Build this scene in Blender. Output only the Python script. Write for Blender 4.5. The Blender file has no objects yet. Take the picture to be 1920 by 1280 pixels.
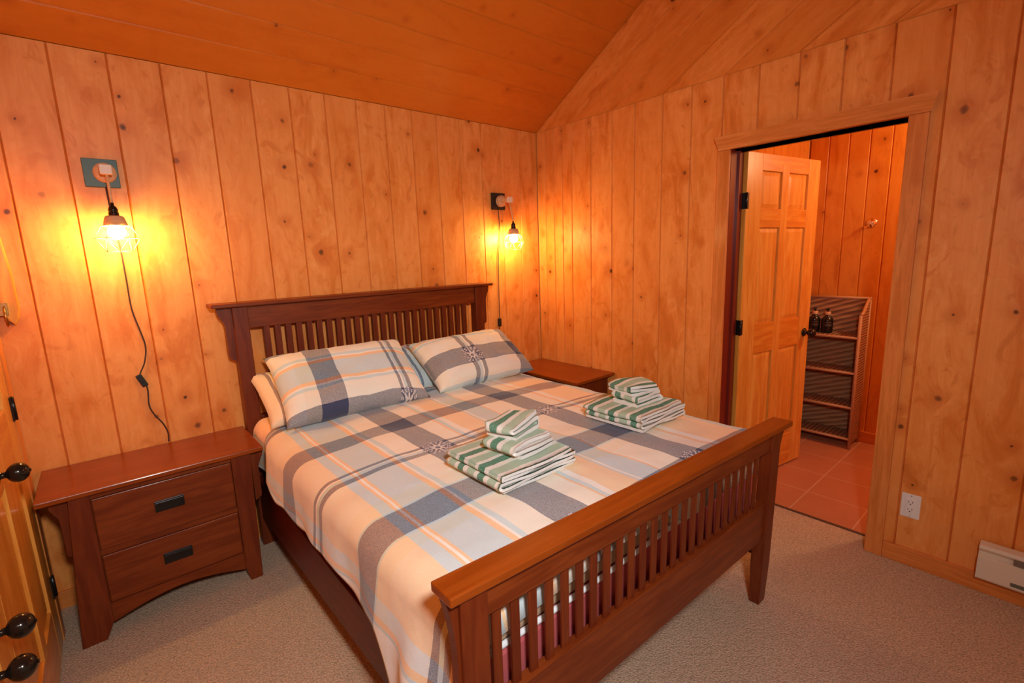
import bpy, math, random
from mathutils import Vector, Matrix, noise
random.seed(7)
SC = bpy.context.scene
COL = SC.collection
R = math.radians

# ------------------------------------------------------------ camera, world, lights, exposure
cam_d = bpy.data.cameras.new('camera'); cam = bpy.data.objects.new('camera', cam_d); COL.objects.link(cam)
cam.location = (-2.7308, -2.8358, 1.5052)
cam.rotation_euler = (1.393471, 0.034216, -0.711676)
cam_d.sensor_width = 36.0; cam_d.lens = 36.0 * 903.29 / 1920.0
cam_d.clip_start = 0.02
SC.camera = cam
SC.view_settings.view_transform = 'Standard'; SC.view_settings.look = 'None'
SC.view_settings.gamma = 1.0; SC.view_settings.exposure = 0.0
SC.view_settings.use_curve_mapping = False

world = bpy.data.worlds.new('world'); SC.world = world; world.use_nodes = True
bgn = world.node_tree.nodes['Background']
bgn.inputs['Color'].default_value = (1.0, 0.66, 0.40, 1); bgn.inputs['Strength'].default_value = 0.42

def area(name, loc, target, size, power, color):
    d = bpy.data.lights.new(name, 'AREA'); d.shape = 'DISK'; d.size = size; d.energy = power; d.color = color
    o = bpy.data.objects.new(name, d); COL.objects.link(o); o.location = loc
    o.rotation_euler = (Vector(target) - Vector(loc)).to_track_quat('-Z', 'Y').to_euler(); return o
fl = area('camera_flash', (-2.62, -3.08, 1.92), (-1.50, -0.7, 1.0), 0.20, 26.0, (0.97, 0.98, 1.0)); fl.data.spread = R(138)
BULB_POWER = 410.0
bl = bpy.data.lights.new('bathroom_lamp', 'POINT'); bl.energy = 34; bl.color = (1.0, 0.74, 0.40); bl.shadow_soft_size = 0.08
blo = bpy.data.objects.new('bathroom_lamp', bl); COL.objects.link(blo); blo.location = (1.15, -2.75, 2.2)

# ------------------------------------------------------------ node helper
class NT:
    def __init__(s, name):
        s.m = bpy.data.materials.new(name); s.m.use_nodes = True
        s.t = s.m.node_tree; s.t.nodes.clear()
        s.out = s.n('ShaderNodeOutputMaterial'); s.b = s.n('ShaderNodeBsdfPrincipled')
        s.l(s.b.outputs[0], s.out.inputs[0])
    def n(s, typ, **k):
        x = s.t.nodes.new(typ)
        for a, v in k.items(): setattr(x, a, v)
        return x
    def l(s, a, b): s.t.links.new(a, b)
    def put(s, sock, v):
        if hasattr(v, 'is_output'): s.l(v, sock)
        else: sock.default_value = v
    def M(s, op, a, b=0.0, c=None, clamp=False):
        x = s.n('ShaderNodeMath', operation=op, use_clamp=clamp)
        s.put(x.inputs[0], a); s.put(x.inputs[1], b)
        if c is not None: s.put(x.inputs[2], c)
        return x.outputs[0]
    def mix(s, f, a, b, mode='MIX'):
        x = s.n('ShaderNodeMix', data_type='RGBA', blend_type=mode)
        s.put(x.inputs[0], f); s.put(x.inputs[6], a if hasattr(a, 'is_output') else (*a, 1) if len(a) == 3 else a)
        s.put(x.inputs[7], b if hasattr(b, 'is_output') else (*b, 1) if len(b) == 3 else b)
        return x.outputs[2]
    def vec(s, x, y, z):
        c = s.n('ShaderNodeCombineXYZ'); s.put(c.inputs[0], x); s.put(c.inputs[1], y); s.put(c.inputs[2], z); return c.outputs[0]
    def noise(s, v, scale, detail=2.0, rough=0.5, dist=0.0):
        x = s.n('ShaderNodeTexNoise'); s.l(v, x.inputs['Vector'])
        x.inputs['Scale'].default_value = scale; x.inputs['Detail'].default_value = detail
        x.inputs['Roughness'].default_value = rough; x.inputs['Distortion'].default_value = dist
        return x.outputs[0]
    def ramp(s, f, stops, interp='LINEAR'):
        x = s.n('ShaderNodeValToRGB'); cr = x.color_ramp; cr.interpolation = interp
        while len(cr.elements) < len(stops): cr.elements.new(0.5)
        for e, (p, c) in zip(cr.elements, stops):
            e.position = p; e.color = (*c, 1) if len(c) == 3 else c
        s.put(x.inputs[0], f); return x.outputs[0]
    def smooth(s, v, a, b):
        x = s.n('ShaderNodeMapRange', interpolation_type='SMOOTHSTEP')
        s.put(x.inputs[0], v); x.inputs[1].default_value = a; x.inputs[2].default_value = b
        return x.outputs[0]
    def bump(s, h, strength, dist=0.01):
        x = s.n('ShaderNodeBump'); x.inputs['Strength'].default_value = strength
        x.inputs['Distance'].default_value = dist; s.l(h, x.inputs['Height']); s.l(x.outputs[0], s.b.inputs['Normal'])
    def fin(s, col, rough=0.5, spec=0.5, metal=0.0, coat=0.0):
        s.put(s.b.inputs['Base Color'], (*col, 1) if isinstance(col, tuple) and len(col) == 3 else col)
        s.put(s.b.inputs['Roughness'], rough); s.b.inputs['Metallic'].default_value = metal
        s.b.inputs['Specular IOR Level'].default_value = spec
        s.b.inputs['Coat Weight'].default_value = coat; s.b.inputs['Coat Roughness'].default_value = 0.15
        return s.m

def plain(name, col, rough=0.5, metal=0.0, spec=0.5, emit=None, strength=0.0):
    t = NT(name); t.fin(col, rough, spec, metal)
    if emit: t.b.inputs['Emission Color'].default_value = (*emit, 1); t.b.inputs['Emission Strength'].default_value = strength
    return t.m

def pine(name, light, mid, dark, knot=0.5, knotcol=(0.055, 0.018, 0.006), dens=0.45, rough=0.42, spec=0.3, use_uv=True, streak=1.0, knotsize=1.0, tone=0.45):
    """boards laid out with a uv map in metres (u across the board, v along it) and a random number per board"""
    t = NT(name)
    uv = t.n('ShaderNodeUVMap'); uv.uv_map = 'UVMap'
    sp = t.n('ShaderNodeSeparateXYZ'); t.l(uv.outputs[0], sp.inputs[0])
    at = t.n('ShaderNodeAttribute'); at.attribute_name = 'board'; rnd = at.outputs['Fac']
    u, v = sp.outputs[0], sp.outputs[1]
    r50 = t.M('MULTIPLY', rnd, 57.3)
    # knots
    w1 = t.M('SUBTRACT', t.noise(t.vec(t.M('MULTIPLY', u, 1.0), v, r50), 38.0, 2, 0.6), 0.5)
    w2 = t.M('SUBTRACT', t.noise(t.vec(t.M('MULTIPLY', u, 6.0), t.M('MULTIPLY', v, 2.2), r50), 1.6, 3, 0.6), 0.5)
    kv = t.vec(t.M('ADD', t.M('MULTIPLY', u, 4.6), r50), t.M('ADD', t.M('MULTIPLY', v, 4.2), t.M('MULTIPLY', rnd, 91.0)), r50)
    vo = t.n('ShaderNodeTexVoronoi', feature='F1', voronoi_dimensions='2D'); t.l(kv, vo.inputs['Vector']); vo.inputs['Scale'].default_value = 1.0
    d = vo.outputs['Distance']; cs = t.n('ShaderNodeSeparateColor'); t.l(vo.outputs['Color'], cs.inputs[0])
    on = t.M('GREATER_THAN', dens, cs.outputs[0])
    size = t.M('MULTIPLY', t.M('ADD', t.M('MULTIPLY', t.M('POWER', cs.outputs[1], 2.0), 0.060), 0.015), knotsize)
    core = t.M('MULTIPLY', on, t.M('SUBTRACT', 1.0, t.smooth(t.M('DIVIDE', t.M('ADD', d, t.M('MULTIPLY', w1, 0.075)), size), 0.4, 1.3)))
    core = t.M('MULTIPLY', core, t.M('ADD', 0.35, t.M('MULTIPLY', cs.outputs[2], 0.65)))
    halo = t.M('MULTIPLY', on, t.M('SUBTRACT', 1.0, t.smooth(t.M('ADD', t.M('DIVIDE', d, t.M('ADD', size, 0.03)), t.M('MULTIPLY', w2, 5.0)), 0.2, 4.2)))
    # figure
    ub = t.M('ADD', u, t.M('MULTIPLY', halo, 0.020))
    big = t.noise(t.vec(t.M('MULTIPLY', ub, 5.5), t.M('MULTIPLY', v, 0.55), r50), 1.0, 2, 0.5, 0.3)
    flame = t.noise(t.vec(t.M('MULTIPLY', ub, 9.0), t.M('MULTIPLY', v, 2.3), t.M('ADD', r50, 9.0)), 1.0, 4, 0.6, 0.9)
    ring = t.M('SINE', t.M('ADD', t.M('MULTIPLY', big, 70.0), t.M('MULTIPLY', ub, 90.0)))
    fine = t.noise(t.vec(t.M('MULTIPLY', ub, 210.0), t.M('MULTIPLY', v, 2.2), r50), 1.0, 2, 0.6)
    grain = t.noise(t.vec(t.M('MULTIPLY', ub, 60.0), t.M('MULTIPLY', v, 1.2), r50), 1.0, 3, 0.6)
    mott = t.noise(t.vec(t.M('MULTIPLY', ub, 13.0), t.M('MULTIPLY', v, 7.0), t.M('ADD', r50, 3.0)), 1.0, 3, 0.55, 1.6)
    curl = t.noise(t.vec(t.M('MULTIPLY', ub, 6.0), t.M('MULTIPLY', v, 16.0), t.M('ADD', r50, 5.0)), 1.0, 2, 0.5, 0.8)
    c = t.mix(t.smooth(flame, 0.40, 0.70), light, mid)
    c = t.mix(t.M('MULTIPLY', t.smooth(mott, 0.56, 0.72), 0.48 * streak), c, dark)
    c = t.mix(t.M('MULTIPLY', t.M('MULTIPLY', t.smooth(curl, 0.55, 0.72), t.smooth(mott, 0.40, 0.55)), 0.35 * streak), c, mid)
    c = t.mix(t.M('MULTIPLY', t.M('SUBTRACT', 1.0, t.smooth(mott, 0.30, 0.45)), 0.45 * streak), c, tuple(min(1, x * q) for x, q in zip(light, (1.06, 1.22, 1.5))))
    c = t.mix(t.M('MULTIPLY', t.smooth(ring, 0.0, 1.0), 0.11 * streak), c, mid)
    c = t.mix(t.M('MULTIPLY', t.smooth(grain, 0.45, 0.75), 0.30 * streak), c, mid)
    c = t.mix(t.M('MULTIPLY', t.smooth(flame, 0.56, 0.76), 0.55), c, dark)
    c = t.mix(t.M('MULTIPLY', t.smooth(fine, 0.35, 0.75), 0.20 * streak), c, mid)
    c = t.mix(t.M('MULTIPLY', rnd, tone), c, mid)
    c = t.mix(t.M('MULTIPLY', halo, 0.55), c, dark)
    c = t.mix(t.M('MULTIPLY', core, knot), c, knotcol)
    t.bump(fine, 0.04, 0.002)
    return t.fin(c, rough, spec)

def stained(name, base, hi, rough=0.28, scale=1.0, axis='x', coat=0.06):
    t = NT(name)
    tc = t.n('ShaderNodeTexCoord'); sp = t.n('ShaderNodeSeparateXYZ'); t.l(tc.outputs['Object'], sp.inputs[0])
    k = {'x': (3, 34, 34), 'y': (34, 3, 34), 'z': (34, 34, 3)}[axis]
    v = t.vec(*[t.M('MULTIPLY', sp.outputs[i], k[i] * scale) for i in range(3)])
    g = t.noise(v, 1.0, 4, 0.6, 0.8)
    f = t.noise(t.vec(*[t.M('MULTIPLY', sp.outputs[i], k[i] * 5 * scale) for i in range(3)]), 1.0, 2, 0.6)
    c = t.mix(t.smooth(g, 0.35, 0.7), base, hi)
    c = t.mix(t.M('MULTIPLY', t.smooth(f, 0.5, 0.8), 0.25), c, tuple(x * 0.45 for x in base))
    t.bump(f, 0.05, 0.002)
    return t.fin(c, rough, 0.3, 0, coat)

# ------------------------------------------------------------ materials
WALL = pine('knotty_pine_wall', (0.86, 0.345, 0.088), (0.72, 0.220, 0.034), (0.55, 0.122, 0.012), 0.95, dens=0.50, rough=0.45)
GABLE = pine('knotty_pine_gable', (0.84, 0.315, 0.068), (0.66, 0.190, 0.024), (0.50, 0.11, 0.010), 0.95, dens=0.42, tone=1.0, rough=0.45)
CEIL = pine('pine_ceiling', (0.66, 0.19, 0.018), (0.60, 0.155, 0.012), (0.48, 0.10, 0.008), 0.8, dens=0.30, rough=0.38, streak=0.5, knotsize=0.6)
BATH = pine('bathroom_pine', (0.74, 0.27, 0.035), (0.64, 0.20, 0.020), (0.46, 0.11, 0.010), 1.0, (0.03, 0.01, 0.006), dens=0.34, rough=0.35, knotsize=1.0, streak=0.6)
TRIM = stained('pine_trim', (0.60, 0.175, 0.030), (0.74, 0.255, 0.060), 0.4, 1.0, 'z', 0.1)
TRIMX = stained('pine_trim_along', (0.60, 0.175, 0.030), (0.74, 0.255, 0.060), 0.4, 1.0, 'y', 0.1)
TRIMB = stained('pine_trim_back', (0.60, 0.175, 0.030), (0.74, 0.255, 0.060), 0.4, 1.0, 'x', 0.1)
DOORZ = stained('varnished_pine_upright', (0.66, 0.24, 0.03), (0.80, 0.38, 0.07), 0.3, 0.8, 'z', 0.2)
DOORX = stained('varnished_pine_rail', (0.62, 0.19, 0.02), (0.76, 0.31, 0.04), 0.3, 0.8, 'x', 0.2)
JAMB = plain('dark_red_jamb', (0.16, 0.018, 0.010), 0.28)
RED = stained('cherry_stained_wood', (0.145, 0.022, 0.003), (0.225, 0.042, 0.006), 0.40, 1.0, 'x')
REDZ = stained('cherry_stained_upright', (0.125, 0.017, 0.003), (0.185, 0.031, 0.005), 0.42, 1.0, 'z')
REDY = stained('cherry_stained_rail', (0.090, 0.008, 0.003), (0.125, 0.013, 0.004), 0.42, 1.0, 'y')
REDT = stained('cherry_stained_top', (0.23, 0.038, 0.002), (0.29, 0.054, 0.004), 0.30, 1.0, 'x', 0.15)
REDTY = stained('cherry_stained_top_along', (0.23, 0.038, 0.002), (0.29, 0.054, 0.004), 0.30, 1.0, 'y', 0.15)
BLACK = plain('black_iron', (0.018, 0.016, 0.015), 0.28, 0.5)
BRONZE = plain('oil_rubbed_bronze', (0.030, 0.022, 0.016), 0.16, 0.6)
BPLAST = plain('black_plastic', (0.012, 0.011, 0.010), 0.35)
CORD = plain('dark_brown_cord', (0.045, 0.018, 0.010), 0.6)
CHROME = plain('chrome', (0.85, 0.83, 0.80), 0.12, 1.0)
BRASS = plain('brass', (0.35, 0.22, 0.08), 0.3, 1.0)
WHITEP = plain('white_plastic', (0.80, 0.76, 0.70), 0.35)
CREAM = plain('cream_enamel', (0.72, 0.60, 0.45), 0.4)
GREYM = plain('grey_metal', (0.30, 0.28, 0.25), 0.35, 0.8)
TEAL = plain('teal_painted_board', (0.055, 0.115, 0.095), 0.5)
RAWW = stained('raw_light_wood', (0.62, 0.33, 0.15), (0.72, 0.42, 0.21), 0.6, 1.0, 'x', 0)
PEG = plain('pale_wood_peg', (0.78, 0.62, 0.48), 0.55)
WIRE = plain('cage_wire_cream', (0.75, 0.62, 0.36), 0.35, 0.3)
BULB = plain('lit_bulb_glass', (1, 0.9, 0.7), 0.3, emit=(1.0, 0.62, 0.19), strength=BULB_POWER)
SEAM = plain('groove_shadow_wood', (0.35, 0.10, 0.02), 0.6)

def mat_carpet():
    t = NT('berber_carpet'); tc = t.n('ShaderNodeTexCoord'); v = tc.outputs['Object']
    a = t.noise(v, 150, 2, 0.6); b = t.noise(v, 420, 1); c2 = t.noise(v, 2.5, 2)
    vo = t.n('ShaderNodeTexVoronoi', feature='F1'); t.l(v, vo.inputs['Vector']); vo.inputs['Scale'].default_value = 170
    c = t.mix(t.smooth(a, 0.35, 0.65), (0.54, 0.365, 0.235), (0.74, 0.54, 0.375))
    c = t.mix(t.M('MULTIPLY', t.smooth(vo.outputs['Distance'], 0.35, 0.8), 0.45), c, (0.30, 0.20, 0.125))
    c = t.mix(t.M('MULTIPLY', t.smooth(b, 0.62, 0.75), 0.5), c, (0.20, 0.12, 0.07))
    c = t.mix(t.M('MULTIPLY', t.smooth(c2, 0.4, 0.7), 0.12), c, (0.34, 0.25, 0.19))
    t.bump(t.M('SUBTRACT', a, vo.outputs['Distance']), 0.6, 0.006)
    return t.fin(c, 0.95, 0.1)
CARPET = mat_carpet()

def mat_tile():
    t = NT('terracotta_tile'); tc = t.n('ShaderNodeTexCoord'); sp = t.n('ShaderNodeSeparateXYZ'); t.l(tc.outputs['Object'], sp.inputs[0])
    def cell(o, off, p):
        f = t.M('FRACT', t.M('DIVIDE', t.M('SUBTRACT', o, off), p)); return t.M('ABSOLUTE', t.M('SUBTRACT', f, 0.5))
    e = t.M('MAXIMUM', cell(sp.outputs[0], 0.437, 0.31), cell(sp.outputs[1], -1.895, 0.31))
    g = t.M('GREATER_THAN', e, 0.489)
    n = t.noise(tc.outputs['Object'], 6, 3)
    c = t.mix(n, (0.48, 0.17, 0.075), (0.56, 0.22, 0.10)); c = t.mix(g, c, (0.62, 0.36, 0.22))
    t.bump(t.M('SUBTRACT', 1.0, g), 0.3, 0.003)
    return t.fin(c, 0.45, 0.4)
TILE = mat_tile()

def fabric(name, col, col2=None, rough=0.9, sc=260):
    t = NT(name); tc = t.n('ShaderNodeTexCoord'); a = t.noise(tc.outputs['Object'], sc, 2)
    c = t.mix(a, col, col2 or tuple(x * 0.8 for x in col)); t.bump(a, 0.2, 0.002)
    return t.fin(c, rough, 0.1)
TAN = fabric('tan_mattress_ticking', (0.48, 0.33, 0.21))
ROSE = fabric('rose_box_spring_cloth', (0.55, 0.115, 0.12))
PIPING = fabric('white_piping', (0.85, 0.85, 0.85))

def mat_plaid(name, side=False):
    t = NT(name); uv = t.n('ShaderNodeUVMap'); uv.uv_map = 'UVMap'
    sp = t.n('ShaderNodeSeparateXYZ'); t.l(uv.outputs[0], sp.inputs[0]); u, v = sp.outputs[0], sp.outputs[1]
    NAVY = (0.055, 0.065, 0.12); CR = (0.88, 0.78, 0.62); BL = (0.46, 0.60, 0.65); OR = (0.95, 0.48, 0.18)
    PE = (0.97, 0.57, 0.27); BW = (0.80, 0.76, 0.66); SK = (0.48, 0.66, 0.74); LG = (0.66, 0.68, 0.66); WH = (0.93, 0.90, 0.84); RU = (0.75, 0.33, 0.14)
    UA, UB_ = -1.755, -1.115; P = 0.640; TN = (0.80, 0.70, 0.54)
    def absolute(src, lo, hi, stops):
        f = t.M('DIVIDE', t.M('SUBTRACT', src, lo), hi - lo, clamp=True)
        return t.ramp(f, [(max(0.0, (p - lo) / (hi - lo)), c) for p, c in stops], 'CONSTANT')
    LO, HI = -2.80, -0.30
    ws = [(LO, WH), (-2.435, BL), (-2.422, OR), (-2.400, LG), (-2.360, PE), (-2.165, BL), (-2.125, OR), (-2.112, WH), (-2.104, OR), (-2.090, BL), (-1.965, OR), (-1.950, WH), (-1.938, SK), (-1.915, CR),
          (UA - 0.067, NAVY), (UA + 0.067, CR), (-1.615, OR), (-1.600, SK), (-1.580, WH), (-1.550, PE), (-1.435, BL), (-1.425, WH), (-1.415, BL), (-1.325, OR), (-1.310, WH), (-1.298, CR),
          (UB_ - 0.067, NAVY), (UB_ + 0.067, CR), (-0.965, OR), (-0.945, WH), (-0.915, PE), (-0.70, BL)]
    warp = absolute(u, LO, HI, ws)
    T1, T2, T0 = -1.195, -1.990, -0.440; W1, W2 = -0.845, -1.590
    def trip(c0): return [(c0 - 0.038, NAVY), (c0 - 0.021, WH), (c0 - 0.018, NAVY), (c0 - 0.009, BL), (c0 + 0.009, NAVY), (c0 + 0.018, WH), (c0 + 0.021, NAVY), (c0 + 0.038, BW)]
    lo, hi = -2.30, 0.20
    fs_ = trip(T2) + [(W2 - 0.145, TN), (W2 - 0.078, SK), (W2 - 0.066, NAVY), (W2 + 0.066, SK), (W2 + 0.078, TN), (W2 + 0.15, BW)] + trip(T1) + [(W1 - 0.066, NAVY), (W1 + 0.066, TN), (W1 + 0.14, BW)] + [(T0 - 0.038, NAVY), (T0 - 0.021, WH), (T0 - 0.018, NAVY), (T0 - 0.004, BL), (T0 + 0.006, NAVY), (T0 + 0.038, PE)]
    weft = absolute(v, lo, hi, [(lo, BW)] + fs_)
    # triple stripes around the +-0.38 line
    tc = t.n('ShaderNodeTexCoord')
    n1 = t.noise(tc.outputs['Object'], 520, 2, 0.7); n2 = t.noise(tc.outputs['Object'], 230, 1)
    f = t.M('ADD', 0.5, t.M('MULTIPLY', t.M('SUBTRACT', n1, 0.5), 2.2), clamp=True)
    c = t.mix(0.34, t.mix(f, warp, weft), t.mix(1.0, warp, weft, 'DARKEN'))
    # the squares where both slate bands cross are nearly solid
    # medallion where the triple stripe crosses the wide band
    left = t.M('LESS_THAN', u, -1.435)
    du = t.M('SUBTRACT', u, t.M('ADD', UB_, t.M('MULTIPLY', left, UA - UB_)))
    near = t.M('LESS_THAN', v, -1.59)
    dv = t.M('SUBTRACT', v, t.M('ADD', T1, t.M('MULTIPLY', near, T2 - T1)))
    rr = t.M('SQRT', t.M('ADD', t.M('MULTIPLY', du, du), t.M('MULTIPLY', dv, dv)))
    th = t.M('ARCTAN2', dv, du)
    pet = t.M('COSINE', t.M('MULTIPLY', th, 8.0)); pet16 = t.M('COSINE', t.M('MULTIPLY', th, 16.0))
    rad = t.M('DIVIDE', rr, 0.066)
    inner = t.M('MULTIPLY', t.M('LESS_THAN', rad, t.M('ADD', 0.40, t.M('MULTIPLY', pet, 0.14))), t.M('GREATER_THAN', rad, 0.17))
    lace = t.M('GREATER_THAN', t.M('ADD', t.M('SINE', t.M('ADD', t.M('MULTIPLY', rad, 42.0), t.M('MULTIPLY', pet16, 2.2))), t.M('MULTIPLY', pet16, 0.9)), 0.35)
    outer = t.M('MULTIPLY', t.M('MULTIPLY', lace, t.M('GREATER_THAN', rad, 0.52)), t.M('LESS_THAN', rad, t.M('ADD', 0.92, t.M('MULTIPLY', pet, 0.08))))
    lines = t.M('MAXIMUM', inner, outer)
    disc = t.M('LESS_THAN', rad, t.M('ADD', 0.95, t.M('MULTIPLY', pet, 0.08)))
    c = t.mix(t.M('MULTIPLY', disc, 0.55), c, (0.16, 0.155, 0.20))
    c = t.mix(t.M('MULTIPLY', lines, 0.75), c, (0.86, 0.80, 0.74))
    wr = t.noise(tc.outputs['Object'], 7, 3, 0.5)
    t.bump(t.M('ADD', t.M('MULTIPLY', n2, 0.05), t.M('MULTIPLY', wr, 1.0)), 0.35, 0.02)
    t.b.inputs['Sheen Weight'].default_value = 0.2
    return t.fin(c, 0.9, 0.1)
PLAID = mat_plaid('plaid_flannel')

def mat_towel(name, off, dark=(0.085, 0.27, 0.165)):
    t = NT(name); uv = t.n('ShaderNodeUVMap'); uv.uv_map = 'UVMap'
    sp = t.n('ShaderNodeSeparateXYZ'); t.l(uv.outputs[0], sp.inputs[0])
    tc = t.n('ShaderNodeTexCoord'); n = t.noise(tc.outputs['Object'], 420, 2); n3 = t.noise(tc.outputs['Object'], 25, 2)
    W = (0.90, 0.87, 0.78); S = (0.45, 0.60, 0.43); D = dark
    f = t.M('FRACT', t.M('DIVIDE', t.M('ADD', t.M('ADD', sp.outputs[1], off), t.M('MULTIPLY', t.M('SUBTRACT', n3, 0.5), 0.010)), 0.115))
    c = t.ramp(f, [(0, D), (0.28, W), (0.44, S), (0.80, W)], 'CONSTANT')
    edge = t.M('GREATER_THAN', sp.outputs[0], 5.0)
    c = t.mix(t.M('MULTIPLY', t.smooth(n, 0.45, 0.7), 0.35), c, W)
    c = t.mix(edge, c, (0.92, 0.90, 0.84))
    t.bump(n, 0.9, 0.006)
    return t.fin(c, 0.95, 0.05)
TOWA = mat_towel('green_striped_terry', 0.016); TOWB = mat_towel('green_striped_terry_b', 0.080); TOWC = mat_towel('green_striped_terry_c', 0.045)

def mat_wicker(name, kx, ky, kz, col=(0.46, 0.24, 0.11), col2=(0.30, 0.14, 0.06), diag=False):
    t = NT(name); tc = t.n('ShaderNodeTexCoord'); sp = t.n('ShaderNodeSeparateXYZ'); t.l(tc.outputs['Object'], sp.inputs[0])
    a = t.M('ADD', t.M('ADD', t.M('MULTIPLY', sp.outputs[0], kx), t.M('MULTIPLY', sp.outputs[1], ky)), t.M('MULTIPLY', sp.outputs[2], kz))
    w = t.M('SINE', a)
    if diag:
        b2 = t.M('SUBTRACT', t.M('ADD', t.M('MULTIPLY', sp.outputs[0], kx), t.M('MULTIPLY', sp.outputs[1], ky)), t.M('MULTIPLY', sp.outputs[2], kz))
        w = t.M('MULTIPLY', w, t.M('SINE', b2))
    n = t.noise(tc.outputs['Object'], 90, 2)
    c = t.mix(t.smooth(t.M('ADD', w, t.M('MULTIPLY', t.M('SUBTRACT', n, 0.5), 0.6)), -0.5, 0.6), col2, col)
    t.bump(w, 0.7, 0.006); return t.fin(c, 0.6, 0.3)
WICK = mat_wicker('wicker_slats', 0, 210, 0)
WICKB = mat_wicker('wicker_back', 0, 60, 170)
WICKS = mat_wicker('wicker_lattice', 160, 0, 160, diag=True)
WICKF = plain('cane_frame', (0.50, 0.25, 0.11), 0.5)

# ------------------------------------------------------------ mesh helper
class MB:
    def __init__(s): s.v = []; s.f = []; s.uv = []; s.bd = []; s.sm = []
    def face(s, idx, uvs=None, board=0.0, smooth=False): s.f.append(tuple(idx)); s.uv.append(uvs); s.bd.append(board); s.sm.append(smooth)
    def add(s, pts): n = len(s.v); s.v += [tuple(p) for p in pts]; return n
    def box(s, x0, x1, y0, y1, z0, z1, board=None):
        n = s.add([(x0, y0, z0), (x1, y0, z0), (x1, y1, z0), (x0, y1, z0), (x0, y0, z1), (x1, y0, z1), (x1, y1, z1), (x0, y1, z1)])
        for q in ((3, 2, 1, 0), (4, 5, 6, 7), (0, 1, 5, 4), (1, 2, 6, 5), (2, 3, 7, 6), (3, 0, 4, 7)): s.face([n + i for i in q], None, board or 0.0)
        return s
    def hexa(s, p8):
        n = s.add(p8)
        for q in ((3, 2, 1, 0), (4, 5, 6, 7), (0, 1, 5, 4), (1, 2, 6, 5), (2, 3, 7, 6), (3, 0, 4, 7)): s.face([n + i for i in q])
        return s
    def prism(s, poly, axis, a, b):
        """poly: 2D outline; axis: the axis it is pushed along, from a to b"""
        def P(p, w): return {'x': (w, p[0], p[1]), 'y': (p[0], w, p[1]), 'z': (p[0], p[1], w)}[axis]
        k = len(poly); n = s.add([P(p, a) for p in poly] + [P(p, b) for p in poly])
        s.face([n + i for i in range(k)][::-1]); s.face([n + k + i for i in range(k)])
        for i in range(k): j = (i + 1) % k; s.face((n + i, n + j, n + k + j, n + k + i))
        return s
    def lathe(s, prof, c, axis=(0, 0, 1), seg=24, smooth=True):
        ax = Vector(axis).normalized(); q = Vector((0, 0, 1)).rotation_difference(ax); c = Vector(c); rings = []
        for r, h in prof:
            rings.append(s.add([c + q @ Vector((max(r, 1e-5) * math.cos(2 * math.pi * i / seg), max(r, 1e-5) * math.sin(2 * math.pi * i / seg), h)) for i in range(seg)]))
        for a, b in zip(rings, rings[1:]):
            for i in range(seg): j = (i + 1) % seg; s.face((a + i, a + j, b + j, b + i), None, 0, smooth)
        s.face([rings[0] + i for i in range(seg)][::-1]); s.face([rings[-1] + i for i in range(seg)])
        return s
    def tube(s, pts, r, seg=8, cap=True):
        pts = [Vector(p) for p in pts]; prev = None; rings = []
        up = Vector((0.13, 0.31, 0.94))
        for i, p in enumerate(pts):
            d = (pts[min(i + 1, len(pts) - 1)] - pts[max(i - 1, 0)]).normalized()
            a = d.cross(up if abs(d.dot(up)) < 0.9 else Vector((1, 0, 0))).normalized()
            if prev is not None:
                a = (prev - d * prev.dot(d)).normalized()
            prev = a; b = d.cross(a)
            rings.append(s.add([p + r * (math.cos(2 * math.pi * k / seg) * a + math.sin(2 * math.pi * k / seg) * b) for k in range(seg)]))
        for a, b in zip(rings, rings[1:]):
            for i in range(seg): j = (i + 1) % seg; s.face((a + i, a + j, b + j, b + i), None, 0, True)
        if cap: s.face([rings[0] + i for i in range(seg)][::-1]); s.face([rings[-1] + i for i in range(seg)])
        return s
    def warp(s, fn): s.v = [tuple(fn(*p)) for p in s.v]; return s
    def build(s, name, mat, parent=None, bevel=0.0, smooth=False, subsurf=0, origin=None):
        if parent is not None: o0 = Vector(parent['_base'])
        else: o0 = Vector(origin or (0, 0, 0))
        me = bpy.data.meshes.new(name); me.from_pydata([tuple(Vector(p) - o0) for p in s.v], [], s.f); me.materials.append(mat)
        if any(u is not None for u in s.uv) or any(s.bd):
            L = me.uv_layers.new(name='UVMap'); k = 0
            for fi, f in enumerate(s.f):
                for j in range(len(f)):
                    if s.uv[fi] is not None: L.data[k].uv = s.uv[fi][j]
                    k += 1
            at = me.attributes.new('board', 'FLOAT', 'FACE')
            for i, b in enumerate(s.bd): at.data[i].value = b
        for i, p in enumerate(me.polygons): p.use_smooth = smooth or s.sm[i]
        me.update()
        o = bpy.data.objects.new(name, me); COL.objects.link(o)
        if parent is not None:
            o.parent = parent
            r = parent
            o['_base'] = tuple(o0)
        else: o.location = o0; o['_base'] = tuple(o0)
        if bevel:
            m = o.modifiers.new('bevel', 'BEVEL'); m.width = bevel; m.segments = 2; m.limit_method = 'ANGLE'; m.angle_limit = R(40)
        if subsurf:
            m = o.modifiers.new('subdivision', 'SUBSURF'); m.levels = subsurf; m.render_levels = subsurf
        return o

def thing(name, label, cat, base, group=None, kind=None):
    o = bpy.data.objects.new(name, None); COL.objects.link(o); o.location = base; o['_base'] = tuple(base); o.empty_display_size = 0.05
    if label: o['label'] = label
    if cat: o['category'] = cat
    if group: o['group'] = group
    if kind: o['kind'] = kind
    return o
def tag(o, label, cat, group=None):
    o['label'] = label; o['category'] = cat
    if group: o['group'] = group
    return o
def struct(o, label=None):
    o['kind'] = 'structure'
    if label: o['label'] = label
    return o
def lab(o, s): o['label'] = s; return o

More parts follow.
